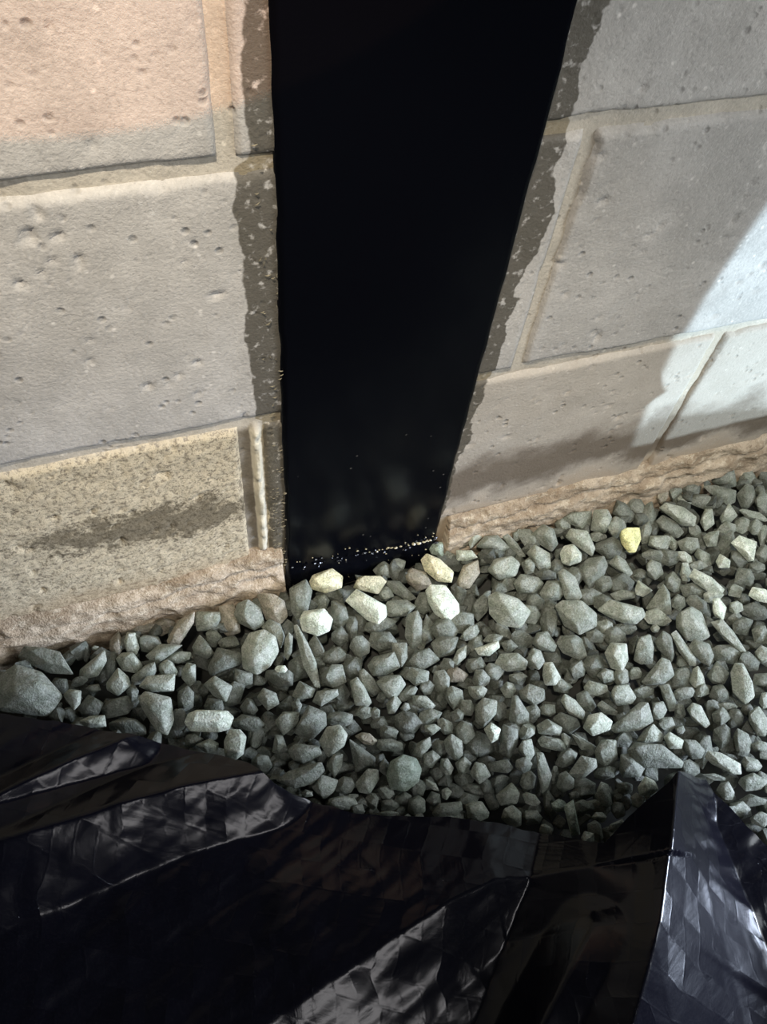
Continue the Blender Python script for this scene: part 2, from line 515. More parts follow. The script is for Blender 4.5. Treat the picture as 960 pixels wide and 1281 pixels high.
def in_strip(o):
    o.parent = st
    o.matrix_parent_inverse = Matrix.Translation(st.location).inverted()
    return o


nx, nz = 60, 340
zz = np.concatenate([np.linspace(-0.022, 0.06, 60), np.linspace(0.062, 1.72, nz - 60)])
tt = np.linspace(0, 1, nx)
T, Z = np.meshgrid(tt, zz, indexing='ij')
wl = 0.0007 * vnoise(Z * 60, Z * 0, 3) + 0.0008 * vnoise(Z * 14, Z * 0, 4)
wr = 0.0007 * vnoise(Z * 60, Z * 0, 8) + 0.0010 * vnoise(Z * 14, Z * 0, 9)
XL = SX0 + wl; XR = SX1 + wr
X = XL + (XR - XL) * T
e = np.minimum(X - XL, XR - X)
th = 0.0042 * np.sqrt(np.clip(1 - (1 - np.clip(e / 0.003, 0, 1)) ** 2, 0, 1))
Y = 0.001 - th - 0.0004 * fbm(X * 20, Z * 20, 2, 3)
lip = smooth(0.026, 0.004, Z)
Y = Y - 0.006 * lip * smooth(0, 0.02, e + 0.004) - 0.0012 * lip * fbm(X * 150, Z * 150, 40, 3)
v = np.stack([X, Y, Z], -1).reshape(-1, 3).tolist()
in_strip(mesh_obj('strip_face', v, grid_faces(nx, nz), M_strip))

# hardened resin droplets lying along the lower lip
def droplets(name, count, lo, hi, rmin, rmax, mat, spread):
    bv, bf = [], []
    for i in range(count):
        t = lo + (hi - lo) * rng.random() ** 0.7
        x = SX0 + 0.004 + (SX1 - SX0 - 0.007) * t
        zc = 0.0265 - 0.009 * t + rng.gauss(0, spread)
        r = rng.uniform(rmin, rmax)
        y = -0.0040 - 0.006 * float(smooth(0.026, 0.004, zc)) - r * 0.3
        sx = rng.uniform(1.0, 2.6)
        k0 = len(bv)
        bv += [(x + sx * r, y, zc), (x - sx * r, y, zc), (x, y, zc + r), (x, y, zc - r), (x + rng.uniform(-.4, .4) * r, y - r, zc + 0.3 * r), (x, y + r * 2, zc)]
        for q in ((0, 2, 4), (2, 1, 4), (1, 3, 4), (3, 0, 4), (2, 0, 5), (1, 2, 5), (3, 1, 5), (0, 3, 5)):
            bf.append(tuple(k0 + w for w in q))
    return in_strip(mesh_obj(name, bv, bf, mat, None, False))


tag(droplets('resin_bead', 46, 0.0, 1.0, 0.0006, 0.0014, M_bead, 0.0035), 'glossy black resin beads along the strip foot', kind='stuff')
M_glint = plain('cream_glint_dust', (0.62, 0.54, 0.34), 0.25)  # cream colour paints glints on the crumbs; the dust specks share it
tag(droplets('resin_glints', 36, 0.50, 0.97, 0.0004, 0.0010, M_glint, 0.0006), 'resin crumbs coloured cream as painted glints in a line at the strip foot', kind='stuff')
tag(droplets('resin_dust', 26, 0.0, 1.0, 0.0003, 0.0006, M_glint, 0.0110), 'fine pale dust specks on the strip foot', kind='stuff')

# frayed fibres standing out of the left edge
fv, ff = [], []
for i in range(130):
    z = rng.uniform(0.02, 0.46) if i < 60 else rng.uniform(0.02, 0.16)
    x = SX0 - rng.uniform(0.000, 0.012); L = rng.uniform(0.0018, 0.0045); an = rng.uniform(-0.9, 0.9) + math.pi * 0.3
    w = 0.00022
    dx, dz = math.cos(an) * L, math.sin(an) * L
    nxn, nzn = -math.sin(an) * w, math.cos(an) * w
    y = -0.0008
    k0 = len(fv)
    fv += [(x - nxn, y, z - nzn), (x + nxn, y, z + nzn), (x + dx + nxn * .5, y - 0.0015, z + dz + nzn * .5), (x + dx - nxn * .5, y - 0.0015, z + dz - nzn * .5),
           (x + dx * .5, y - 0.0018, z + dz * .5)]
    ff += [(k0, k0 + 1, k0 + 4), (k0 + 1, k0 + 2, k0 + 4), (k0 + 2, k0 + 3, k0 + 4), (k0 + 3, k0, k0 + 4), (k0, k0 + 3, k0 + 2, k0 + 1)]
fo = in_strip(mesh_obj('frayed_fibres', fv, ff, M_fibre, None, False))
tag(fo, 'pale frayed fibres along the strip edge', kind='stuff')

# ------------------------------------------------------------------ gravel
EX = (-0.75, -0.45, -0.26, -0.174, -0.054, 0.01, 0.08, 0.152, 0.253, 0.32, 0.41, 0.45, 0.52, 1.4)      # where the sheet's edge runs
EY = (0.02, -0.015, -0.045, -0.072, -0.133, -0.173, -0.234, -0.261, -0.322, -0.30, -0.38, -0.425, -0.445, -0.42)
# survey of the stones, tile by tile (quarter-pixel offsets from the tile's corner):
# tone[hue] : outline points | label        or        tone[hue] : x,y,half_length,half_width,angle
SURVEY = {
(0, 760): """
.44:0,350 80,295 200,330 300,440 230,540 100,515 0,510 -40,420|large smooth dull grey stone half under the sheet's left edge
.45:100,250 130,200 290,225 355,330 250,325 170,290|broad flat grey slab wedged above the large smooth stone
.45:375,225,30,28,0
.35:430,230,18,40,0
.5:480,205,20,15,0
.5:405,310 520,215 530,270 490,340 400,360
.4:470,405,38,20,0
.55:318,440 345,412 405,418 400,480 370,512|small lone grey stone right of the large smooth stone
.55:395,570 450,545 520,540 528,595 440,600
.45w:585,190,65,35,100
.62:660,180,52,38,90
.42:750,180,50,45,0
.58:650,275,62,45,30
.55:535,380 590,305 640,350 650,390 590,440 540,410
.45:665,425,38,28,90
.5:720,335,75,35,-30
.48:735,240 800,185 910,190 860,230 780,285
.58:845,310,45,38,40
.58:895,250,70,25,-5
.65:700,395 740,345 870,335 865,415 760,420|flat-topped pale grey stone above the tapering wedge stone
.52:697,460 730,425 780,450 850,455 865,560 835,630 780,610 720,510|tall tapering wedge-shaped grey stone near the sheet
.42w:815,95,55,40,-10
.38w:690,110,90,30,-10
.33:460,500,60,60,0
.36:590,500,80,45,-10
.33:640,600,90,45,0
.35:900,560,40,50,0
.35:930,460,45,60,0
.35:540,300,80,45,110
.33:300,390,40,40,0
.4:395,370,40,22,-20
""",
(200, 700): """
.5:178,290 190,262 295,265 300,300 270,350 190,355
.45w:40,400 90,310 170,265 165,320 100,420 50,425|long leaning brownish stone against the left wall foot
.38w:30,330,45,40,0
.45w:300,240 370,230 395,290 400,360 340,380 310,350
.5:375,280 390,225 440,203 500,245 520,320 470,350 400,315|chunky faceted grey stone touching the left wall foot
.5w:493,180 560,175 620,210 638,280 600,320 535,300|brown-grey stone in the corner where wall meets strip
.45:512,340 550,303 600,325 622,380 605,440 580,420
.66:415,440 450,375 520,355 575,390 592,460 550,530 490,570 420,540|large round pitted light grey stone left of the strip
.52:628,400 645,368 665,390 660,460 640,500 622,475
1.3:575,548 590,532 625,530 638,550 625,566 590,564|tiny bright cream pebble below the round pitted stone
.55:675,345 695,340 740,420 780,510 800,630 770,620 720,530|long thin splinter of stone pointing down from the strip
.4:785,445,65,32,75
1.0:705,300 725,262 820,250 860,300 845,355 790,378 720,355|pale square-cornered speckled stone below the strip's left corner
.88y:755,110 770,80 860,48 910,85 905,140 830,165 765,145|cream blocky stone resting against the strip's lower left
.4:652,150 730,105 760,160 740,250 690,300 660,250|dark upright stone at the strip's bottom left corner
.42:805,215,42,38,0
.38:865,200 920,220 945,270 930,330 880,335 862,270
.36:905,385,35,45,0
.36:880,490,60,45,-30
.42:800,570 850,540 910,530 930,600 890,635 810,630
.48:165,440 200,380 240,420 270,470 235,495 180,470
.42:270,385,35,32,20
.42:345,415,50,28,0
.5:115,490,90,28,-8
.42:45,455,75,35,-20
.5:145,570,55,36,90
.48:45,545,45,42,45
.38:245,540 290,445 400,470 410,520 330,555 260,580
.42:415,590,55,42,20
.36:315,580,40,40,0
.36:690,545,70,45,100
.36:600,590,70,45,0
.33:935,170,40,40,0
.35:945,520,30,40,0
""",
(200, 840): """
.55:225,65 275,25 360,75 330,150 270,120
.75:133,255 150,215 190,197 330,200 360,230 340,285 290,300 160,295|pale sausage-shaped stone lying flat near the sheet
.65:330,420 325,350 350,295 400,295 430,330 415,410 380,437|stubby upright pale stone touching the sheet edge
.5:180,370 250,337 292,360 285,405 240,410
.5:490,130 520,85 580,110 595,160 540,192
.45:665,120 700,50 775,90 760,130 690,140
.45:768,150 790,100 885,90 890,120 810,172
.45:580,250 620,205 695,205 690,260 620,315
.4:675,300 745,175 825,210 830,270 760,340 690,310
.4:890,235,65,32,0
.45:645,395 680,365 790,375 808,415 720,460 670,440
.42:715,340,45,25,0
.38:600,370,45,48,0
.36:590,545 650,500 800,455 818,500 760,560 680,580|long dark low stone along the sheet edge
.4:820,575,70,52,10
.42:880,465,60,42,110
.36:445,260,80,40,0
.35:485,340,80,50,95
.33:510,470,50,50,60
.33:600,70,60,45,30
.33:150,150,60,55,0
.33:370,120,70,45,110
.35:445,180,40,40,0
.33:545,280,40,60,0
.33:125,240,50,40,0
.42:685,170,35,25,90
.33:620,440,55,40,0
.33:910,110,40,50,0
.35:160,345,50,30,0
.33:895,170,50,30,0
.33:270,170,50,40,0
""",
(400, 660): """
1.0:138,370 190,315 250,345 325,390 330,440 290,478 240,460 215,400|bright cream bean-shaped stone below the middle of the strip
.6y:175,300 200,250 300,245 330,270 290,330 200,310|yellowish grey stone just above the bean-shaped stone
.5:330,330,42,32,20
.45:320,215,50,40,30
.52:392,190,38,38,0
.45w:415,250 460,205 530,225 560,290 490,315
.95y:512,165 540,135 600,160 665,220 655,270 590,265 530,215|bright yellowish oval stone at the strip's lower right corner
.95:535,320 560,293 630,295 690,380 695,430 640,465 580,430 550,380|bright craggy five-sided stone below the strip's right corner
.55w:690,270 720,195 790,168 798,230 750,300 700,305
.7:688,115 760,115 788,150 740,165 690,165
.6g:548,100 570,70 615,75 620,150 560,130
.5:655,150,32,38,0
.6:740,40 775,0 810,50 770,80 755,105
.42w:690,85,60,25,-10
.55:788,95 830,45 890,40 950,100 900,125
.6:845,215 880,160 960,145 1000,180 980,240 900,260|rounded pale grey-green stone right of the strip
.45:325,405 345,370 430,362 478,395 430,440 350,445
.42:330,270 400,270 480,350 440,365 360,320
.42:515,380,38,52,0
.42:440,440 490,420 510,470 510,580 460,600 430,540
.38:540,520,75,30,90
.4:620,510,65,55,0
.42:560,580 600,545 690,550 670,630 590,650
.4:700,480,80,45,-15
.45:755,530,50,30,-35
.4:60,370 130,400 145,460 110,500 60,470
.4:300,490,75,38,-5
.4:200,590,50,50,0
.42:310,570,70,45,-10
.36:105,550,38,50,0
.38:165,500,28,50,0
.72:780,605 830,585 890,568 898,600 850,640 800,635|small light-edged triangular chip in the middle of the gravel
.42:810,390,75,35,105
.55:850,350 890,325 990,360 1050,420 1000,500 900,480 855,430|large broad grey-green stone right of the craggy stone
.4:780,580,40,45,0
.33:750,390,40,60,0
.33:700,340,35,50,0
.33:835,160,45,40,0
.4:900,310,40,40,0
.42:870,560,45,28,0
.35:920,520,50,30,60
.33:205,480,30,50,0
.35:120,340,30,35,0
""",
(400, 800): """
.45:10,180 60,130 110,130 130,210 70,240 20,220
.36:165,140,50,55,0
.38:75,85,55,40,-15
.45:243,130 275,90 370,65 398,140 330,175 270,180
.48:365,20 435,20 440,90 410,135 370,80
.38:520,100,75,50,0
.5:435,190 460,140 545,160 540,210 480,230
.55:288,215 330,185 400,180 428,225 390,280 345,292
.5:155,215 190,192 225,240 258,310 240,332 180,325
.42:245,215,75,30,65
.42:445,270,48,28,-25
.5:370,325,45,32,110
.42:430,338,25,22,0
.48:520,315,55,32,25
.42:610,215,60,38,85
.42w:685,180,55,35,-5
.5:665,110 690,55 735,30 730,90 690,125
.4:880,160,40,35,35
.42:805,200,40,45,0
.48:790,262,45,35,10
.45:780,340 820,295 885,310 880,370 820,435 785,410
.68:825,450 860,418 905,450 890,500 860,515|small light grey pebble in the dark middle gravel
.45:740,340,45,32,70
.4:675,290,55,40,80
.45:725,465,55,45,60
.5:625,510 660,475 710,510 715,575 680,605 635,560
.45:630,435,45,30,40
.6:565,450,40,25,10
.45:545,390,65,38,-20
.5:468,570 490,520 550,490 558,530 510,590
.33:440,420,65,50,20
.42:345,465,45,35,0
.4:300,420,45,35,0
.5w:235,495,55,25,25
.42:350,530,60,32,10
.6:0,510 40,440 100,430 135,475 120,530 45,585|light blocky stone above the sheet, left of the octagonal stone
.4:100,400,70,35,0
.42:225,365,40,32,-10
.4:40,285,55,40,-15
.38:150,500 200,550 275,590 270,640 180,660 165,600
.4:690,380,35,30,0
.36:640,130,35,35,0
.38:780,130,45,40,0
.33:800,530,70,70,45
.38:90,610,45,45,0
.36:600,540,35,45,0
.36:610,300,35,40,0
.36:540,240,35,35,0
.45:275,370,30,28,0
.33:310,290,25,25,0
.33:100,320,45,35,0
""",
(380, 900): """
.48:262,320 320,250 370,255 375,300 330,370 280,360
.5g:420,280 440,215 500,182 560,200 585,250 570,310 510,355 440,340|large octagonal grey-green stone above the sheet's dark hollow
.4:115,230 150,175 195,175 190,230 155,290
.42:45,340 90,280 170,305 150,360 100,400
.38:30,260,65,50,0
.45:200,420,75,35,15
.36:345,410,30,42,0
.4:415,365,42,32,40
.34:430,430,45,32,0
.36:570,430,50,45,80
.45:635,200,45,40,110
.48:715,235,45,28,60
.5:645,330,45,15,35
.5:715,370,25,28,0
.38:685,270,45,55,0
.42:800,235,42,45,0
.5:835,270 860,215 905,225 935,280 880,320
.4:800,300,45,35,0
.36:720,455,75,45,-10
.36:860,355,80,40,-5
.42:870,460,55,45,40
.35:405,240,25,40,0
.34:205,330,45,40,0
.34:500,400,40,35,0
.38:240,395,45,22,0
.4:420,475,50,18,0
.34:575,350,35,40,0
.5:20,370,30,20,0
.34:650,400,35,35,0
.33:270,450,35,30,0
.33:490,450,40,30,0
""",
(540, 620): """
.5:360,210 385,195 430,240 468,300 440,305 395,260
.5:485,215,60,38,60
.55:505,195 560,147 610,170 630,240 600,278 540,240
.55:480,290 520,250 590,290 595,360 540,370
.5:487,355,35,42,0
.82:645,290 665,255 710,245 748,290 745,330 690,348 655,335|pale rounded pebble two rows below the right wall
.58:675,210 700,170 780,180 815,260 800,300 740,260
.5:650,120 690,85 800,80 790,160 760,170
.52:800,170 815,75 880,72 900,110 870,185|square grey stone touching the right wall foot
.38:890,265,65,50,0
.5:835,205,40,25,0
.45:660,160,40,50,0
.5:930,160,55,45,100
.5:415,440 450,395 530,410 558,440 520,490 440,490
.45:545,490 580,430 640,430 660,490 640,520 570,530
.52:635,390 665,370 720,410 752,500 735,518 670,515|slanting oblong grey stone below the pale rounded pebble
.4:735,370 780,320 860,305 880,350 850,420 790,460
.55:625,555 660,530 750,530 820,590 820,650 740,690 670,650|broad flat speckled stone left of the pointed stone
.48:495,595,45,50,0
.42:515,535,50,45,0
.38:575,395,50,30,0
.35:625,360,35,40,0
.38:865,440,40,45,0
.36:935,430,45,45,0
.36:790,510,60,40,0
.38:275,310,45,40,0
.38:380,440,45,35,0
.4:720,400,45,40,0
.33:590,570,35,50,0
.5:430,200,25,25,0
""",
(720, 560): """
.48:680,150 700,110 790,110 805,190 760,200 690,175
.45:865,150,60,40,80
.5:645,195 700,190 800,215 795,270 760,285 680,230
.45:860,245,45,55,0
.48:940,270,55,40,80
.45:925,215,25,25,0
.5:895,340,65,22,10
.62:725,350 770,280 810,340 780,370 735,375
.55:625,370 650,310 685,310 695,380 650,415
.64:425,305 460,280 540,300 600,345 590,390 530,385 480,340|long pale stone lying aslant near the right wall
.45:408,370 440,340 500,370 540,420 510,450 430,410
.6:425,475,58,38,10
.98Y:225,440 250,410 320,405 325,460 300,520 265,520 235,480|pale yellow knobbly stone near the right wall
.52:515,470 560,450 610,455 620,500 580,530 530,510
.5:640,450 670,425 720,415 705,490 660,495
.88:785,480 825,445 905,475 890,560 865,565 840,520|bright pale flat stone near the photo's right side
.5:835,390,40,40,0
.55:905,400,32,40,0
.45:755,475,60,35,110
.72:705,570 725,533 775,565 770,600 720,600
.6:545,550,45,25,15
.52:640,555,55,35,50
.5:615,590,40,22,0
.4:190,330 210,265 250,280 305,345 270,375
.42:310,300,60,40,30
.45:365,340,60,40,100
.48w:440,235,45,27,95
.42:500,225,50,32,90
.48:545,270,35,30,0
.42:585,215,45,35,0
.44:640,270,65,35,20
.5:355,425,50,28,100
.5:490,480,40,20,80
.5:940,440,50,25,95
.38:820,560,60,45,40
.42:910,600,40,28,0
.48:760,405,45,30,0
.45:600,420,40,25,80
.4:395,540,55,30,0
.38:470,550,50,40,0
.45:940,530,40,40,0
.4:650,160,40,35,90
.4:950,160,30,40,0
""",
(720, 700): """
.52:358,30 380,2 425,20 440,70 400,100 365,80
.48:490,115,48,38,80
.62:300,150 315,105 385,155 340,185 305,175
.52:355,245 440,125 470,170 480,270 430,270|sharp pointed triangular stone standing up at the right
.52:118,255 180,205 330,245 345,280 300,320 240,315 180,290|large flat wedge of grey stone left of the pointed stone
.62:345,290 360,260 410,245 480,305 440,330 370,320
.5:510,290 580,240 630,270 670,380 620,410 560,400 510,340|big domed grey stone right of the pointed stone
.66:575,90 600,50 680,90 740,145 730,165 660,155 600,115|long light stone above the white-faced stone at right
.84:690,260 690,200 720,195 755,240 740,300 700,280|white-faced angular stone at the right
.62:550,65,45,27,80
.92:870,180 890,140 950,150 990,185 960,215 910,205|bright white stone cut by the photo's right border
.55:802,158,40,30,10
.6:805,240,32,32,45
.52:685,320 740,305 790,360 855,460 820,455 750,400|long slanting bar of stone at the right
.4:840,335,60,45,-10
.45:925,375,42,45,0
.5:940,475,38,42,0
.4:760,470,80,45,10
.48:485,380 510,362 600,490 600,525 570,525 520,460
.44:570,440 600,400 670,425 690,480 670,530 630,510
.42:400,410 440,360 480,385 495,470 480,510 420,450
.45:295,500 320,395 375,380 390,440 385,515 330,520
.64:150,470 180,420 255,425 262,500 235,552 180,540|angular stone with a white facet below the flat wedge
.5:335,610 380,550 430,495 470,510 492,580 440,620 360,625
.4:530,595,55,50,-40
.55:572,610 590,550 615,535 640,580 650,630 600,640
.42:660,580 710,510 770,570 745,620 690,620
.52:780,570 800,525 840,525 880,610 895,680 850,720 790,660|tall egg-shaped grey stone at the right
.48:145,335,45,35,0
.4:250,345,55,25,0
.4:195,385,50,42,0
.38:95,530,55,55,0
.42:155,590,45,35,30
.4:230,595,40,40,0
.46:300,570,32,30,0
.38:590,155,60,40,0
.42:610,225,60,35,35
.4:515,215,35,40,0
.36:225,120,60,50,0
.48:170,20 210,-20 250,5 285,65 265,85 210,50
.4:845,85,55,45,0
.38:800,300,40,35,0
.5:400,345,22,18,0
.6:690,185,45,30,-10
.36:870,510,55,45,30
.36:540,510,40,30,0
.4:940,600,60,35,-10
.4:325,75,30,25,0
.42:240,180,60,30,0
.33:900,260,70,40,0
.38:140,220,50,40,0
""",
(600, 760): """
.5:82,280 110,235 190,230 238,270 225,310 140,318
.42:190,350,45,25,0
.62:318,340 325,280 365,278 405,350 380,385 330,385|pale upright pear-shaped stone in the middle gravel
.45:268,180 290,130 340,122 385,190 370,220 300,210
.48:390,180 410,145 480,140 510,160 535,240 500,260 420,225
.38:570,290,45,50,0
.46:635,345,42,35,20
.42:710,350,40,42,0
.36:490,310,35,45,0
.45:280,255,48,42,90
.42:75,320,45,40,40
.48:145,415,38,38,0
.42:200,420 250,385 320,410 325,460 270,490 215,460
.44:150,560 165,450 190,445 245,530 245,580 200,610
.55:410,470 430,435 480,465 525,520 515,558 450,530
.58:525,400 550,368 635,390 640,420 590,440 540,430
.5:660,440 680,395 745,390 782,450 760,480 690,490
.4:535,470,55,45,60
.46:590,490 615,468 690,520 680,540 620,525
.6:523,600 550,540 610,528 662,570 650,610 570,640|light speckled stone above the sheet's raised peak
.45:660,600 740,530 800,480 840,480 835,530 865,570 800,610 690,625|large dull angular stone above the sheet's raised peak
.42:820,425,55,28,5
.4:265,525,40,38,0
.4:345,515,38,32,0
.38:440,580,65,45,20
.48:290,590 340,560 410,600 400,640 300,630
.42:245,615,40,30,-30
.4:410,390,50,35,0
.35:210,160,50,45,0
.38:150,190,40,30,0
.36:580,140,50,35,0
.36:350,70,70,40,90
.34:100,520,40,45,0
.38:160,610,45,30,0
""",
(720, 840): """
.44:425,75 470,68 500,140 505,190 470,195 440,130
.46:388,160 440,152 458,195 430,245 392,235
.38:460,260,45,38,0
.44:525,200,40,28,80
.5:562,190 590,160 630,175 672,260 650,280 590,240
.52:310,345 350,290 390,265 440,320 430,350 350,355
.6:445,330 475,305 540,345 530,385 470,385
.4:590,385,60,40,50
.55:655,430 670,402 730,410 820,460 825,510 790,510 690,465|long light stone right of the sheet's raised peak
.44:880,465,48,38,20
.42:730,225,40,40,0
.38:800,225,40,40,0
.36:685,180,40,35,0
.36:735,320,45,55,0
.4:835,360,65,40,70
.46:920,255,75,45,80
.42:930,375,40,25,0
.42:885,555,65,40,10
.4:700,528,55,16,5
.4:270,400 310,360 430,370 530,450 520,480 430,440 350,480 300,450|wide low dark stone tucked behind the sheet's raised peak
.38:225,500 230,420 290,415 350,470 320,525 240,525
.44:100,400 130,350 200,350 208,440 150,470 110,450
.66:315,580 350,528 395,550 415,590 370,622 325,615|light grey pebble leaning on the sheet's raised peak
.36:150,510,50,30,0
.46:0,310 40,360 95,370 80,392 20,380
.38:575,490,50,40,70
.45:755,600,45,40,60
.4:545,110,50,28,0
.44:635,95,35,32,0
.38:720,110,50,45,0
.5:945,145,40,22,90
.4:525,290,22,25,0
.36:240,345,45,40,0
.4:760,175,45,22,0
.33:650,380,40,60,0
.33:860,190,30,30,0
.38:935,540,30,40,0
.4:890,650,60,35,10
.36:820,690,50,40,0
.4:930,740,45,35,20
.42:780,700,30,25,0
""",
(580, 900): """
.38:180,160 200,30 270,55 270,120 230,195
.46:320,60,42,35,-20
.46:275,150 300,105 340,100 355,170 330,210
.42:440,120,70,30,20
.45:510,105,35,25,80
.48:540,70 580,100 650,130 640,150 590,150
.44:530,270 590,185 660,200 665,240 590,300
.42:515,195,58,35,-35
.45:365,175 400,175 440,280 420,340 395,365 375,280|slim upright stone in the gravel above the sheet's dip
.42:510,310,42,48,0
.42:300,225,38,38,0
.42:325,305,50,38,90
.45:165,380 240,320 278,370 265,420 190,430
.5:340,400,45,28,25
.48:245,490,58,45,45
.42:345,490,42,38,0
.5g:480,432,38,28,10
.48g:505,440 550,408 570,480 583,570 540,575 525,500|green-grey upright stone close to the sheet's dip
.5:660,385 690,315 725,330 745,420 720,440
.48:670,432,65,28,12
.42:805,345,40,32,0
.42:875,410,38,35,40
.48:415,555,35,25,30
.55:625,595,45,30,80
.38:660,560,60,35,60
.42:760,535,45,20,-45
.46:680,490,35,22,0
.5:510,605,45,15,20
.36:460,290,60,20,90
.36:190,235,60,35,0
.33:590,450,60,40,0
.33:430,430,70,30,90
.33:770,400,45,45,0
.36:560,380,30,20,0
.33:600,330,60,40,0
""",
}
HUE = {'': (0.95, 1.0, 0.87), 'w': (1.12, 1.0, 0.80), 'y': (1.10, 1.03, 0.74), 'Y': (1.12, 1.06, 0.55), 'g': (0.90, 1.04, 0.88)}


def tint(tone, hue):
    a = min(0.92, 1.16 * tone ** 1.7)
    h = HUE[hue]
    return (a * h[0], a * h[1], a * h[2], 1.0)


stones = []
for (ox, oy), text in SURVEY.items():
    for line in text.strip().split('\n'):
        body, _, label = line.partition('|')
        tn, _, shp = body.partition(':')
        hue = ''
        if tn[-1].isalpha():
            hue = tn[-1]; tn = tn[:-1]
        tone = float(tn)
        pts = [tuple(float(q) for q in p.split(',')) for p in shp.split(' ')]
        if len(pts) == 1:
            x, y, a, b, an = pts[0]
            a, b = max(a, b), min(a, b)
            if shp.split(',')[4] == '0' and float(shp.split(',')[3]) > float(shp.split(',')[2]):
                an = 90
            an = math.radians(an + rng.uniform(-12, 12)); ph = rng.uniform(0, 6.28); n = rng.choice((5, 6, 6, 7))
            ring = []
            for i in range(n):
                t = ph + (i + rng.uniform(-0.28, 0.28)) / n * 2 * math.pi
                k = rng.uniform(0.95, 1.18)
                u, w = math.cos(t) * a * k, math.sin(t) * b * k
                ring.append((x + u * math.cos(an) - w * math.sin(an), y + u * math.sin(an) + w * math.cos(an)))
            traced = False
        else:
            ring = pts; traced = True
        ring = [(ox + px / 4, oy + py / 4) for px, py in ring]
        cx = sum(p[0] for p in ring) / len(ring); cy = sum(p[1] for p in ring) / len(ring)
        # polygon area and its narrow width
        ar = abs(sum(ring[i][0] * ring[(i + 1) % len(ring)][1] - ring[(i + 1) % len(ring)][0] * ring[i][1] for i in range(len(ring)))) / 2
        P = np.array(ring) - (cx, cy)
        ev = np.linalg.eigvalsh(P.T @ P / len(P))
        wn = 2 * math.sqrt(max(ev[0], 1)) * 0.75
        stones.append(dict(ring=ring, c=(cx, cy), area=ar, w=wn, tone=tone, hue=hue, label=label, traced=traced))

# settle: every stone has a height; where two crowd each other the duller one sits deeper
ppm = 1.0 / 0.00078
for s in stones:
    s['rm'] = math.sqrt(s['area'] / math.pi) * 0.00078
    s['prio'] = s['tone'] + (0.25 if s['traced'] else 0) + (0.5 if s['label'] else 0) + s['rm'] * 6
    s['z'] = 0.001 + 0.010 * min(1.0, max(-0.8, (s['prio'] - 0.62) * 1.6))
for it in range(30):
    Pz = [at(*s['c'], s['z']) for s in stones]
    for i, s in enumerate(stones):
        for j in range(i):
            t = stones[j]
            if abs(s['c'][0] - t['c'][0]) > 60 or abs(s['c'][1] - t['c'][1]) > 60:
                continue
            d = float(np.linalg.norm(Pz[i] - Pz[j])); need = (s['rm'] + t['rm']) * 0.80
            if d < need:
                lo = s if s['prio'] < t['prio'] else t
                lo['z'] = max(-0.022, lo['z'] - (need - d) * 0.35)


def rock_points(ring, z, wpx, rr):
    """a faceted pebble: outline ring with a narrower cap above and below it"""
    cx = sum(p[0] for p in ring) / len(ring); cy = sum(p[1] for p in ring) / len(ring)
    P = at(cx, cy, z)
    depth = float((RM.T @ (P - CAM))[2])
    fwd = ray(cx, cy); fwd = fwd / np.linalg.norm(fwd)
    hw = wpx * depth / F
    out = []

    def put(px, py, dz):
        r = ray(px, py)
        out.append(CAM + r * (depth / F) + fwd * dz)
    n = len(ring)
    sx, sy = rr.uniform(-0.35, 0.35), rr.uniform(-0.45, 0.20)
    k1 = rr.uniform(0.42, 0.78)
    for (x, y) in ring:
        put(cx + (x - cx) * 1.12, cy + (y - cy) * 1.12, rr.uniform(-0.22, 0.22) * hw)
    for q in range(n):
        if n > 6 and q % 2 == 0 and rr.random() < 0.5:
            continue
        x, y = ring[q]; x2, y2 = ring[(q + 1) % n]
        mx, my = (x * 0.65 + x2 * 0.35), (y * 0.65 + y2 * 0.35)
        put(cx + (mx - cx) * k1 + sx * wpx, cy + (my - cy) * k1 + sy * wpx, -hw * rr.uniform(0.55, 0.95))
        put(cx + (mx - cx) * 0.6, cy + (my - cy) * 0.6, hw * rr.uniform(0.6, 0.9))
    return [Vector(p) for p in out], hw


def rock_mesh(points, hw, col, name, origin, bev=0.10):
    bm = bmesh.new()
    for p in points:
        bm.verts.new(p - origin)
    res = bmesh.ops.convex_hull(bm, input=bm.verts)
    junk = [g for g in res['geom_interior'] + res['geom_unused'] if isinstance(g, bmesh.types.BMVert)]
    if junk:
        bmesh.ops.delete(bm, geom=list(set(junk)), context='VERTS')
    bmesh.ops.dissolve_limit(bm, angle_limit=math.radians(9), verts=bm.verts, edges=bm.edges)
    bmesh.ops.bevel(bm, geom=list(bm.edges), offset=hw * bev, segments=2 if bev < 0.2 else 4, profile=0.6, affect='EDGES', clamp_overlap=True)
    bmesh.ops.triangulate(bm, faces=[f for f in bm.faces if len(f.verts) > 4])
    bmesh.ops.recalc_face_normals(bm, faces=bm.faces)
    me = bpy.data.meshes.new(name)
    bm.to_mesh(me); bm.free()
    me.shade_smooth()
    try:
        me.set_sharp_from_angle(angle=math.radians(38))
    except Exception:
        pass
    a = me.color_attributes.new('tint', 'FLOAT_COLOR', 'POINT')
    a.data.foreach_set('color', list(col) * len(me.vertices))
    me.materials.append(M_stone)
    return me


stones.sort(key=lambda s: (not s['label'], -s['area']))
small_parts = []
anchors = [s for s in stones if s['label']]


def short(lab):
    for cut in (' half ', ' wedged ', ' above ', ' right of ', ' left of ', ' near ', ' below ', ' against ', ' touching ', ' in the ', ' lying ', ' along ',
                ' resting ', ' at ', ' just ', ' two ', ' standing ', ' cut ', ' tucked ', ' leaning on ', ' close ', ' pointing ', ' with '):
        i = lab.find(cut)
        if i > 0:
            lab = lab[:i]
    return lab


_names = [short(q['label']) for q in anchors]
_ok = [q for q in anchors if _names.count(short(q['label'])) == 1 and len(short(q['label']).split()) <= 7]
used_labels = set()


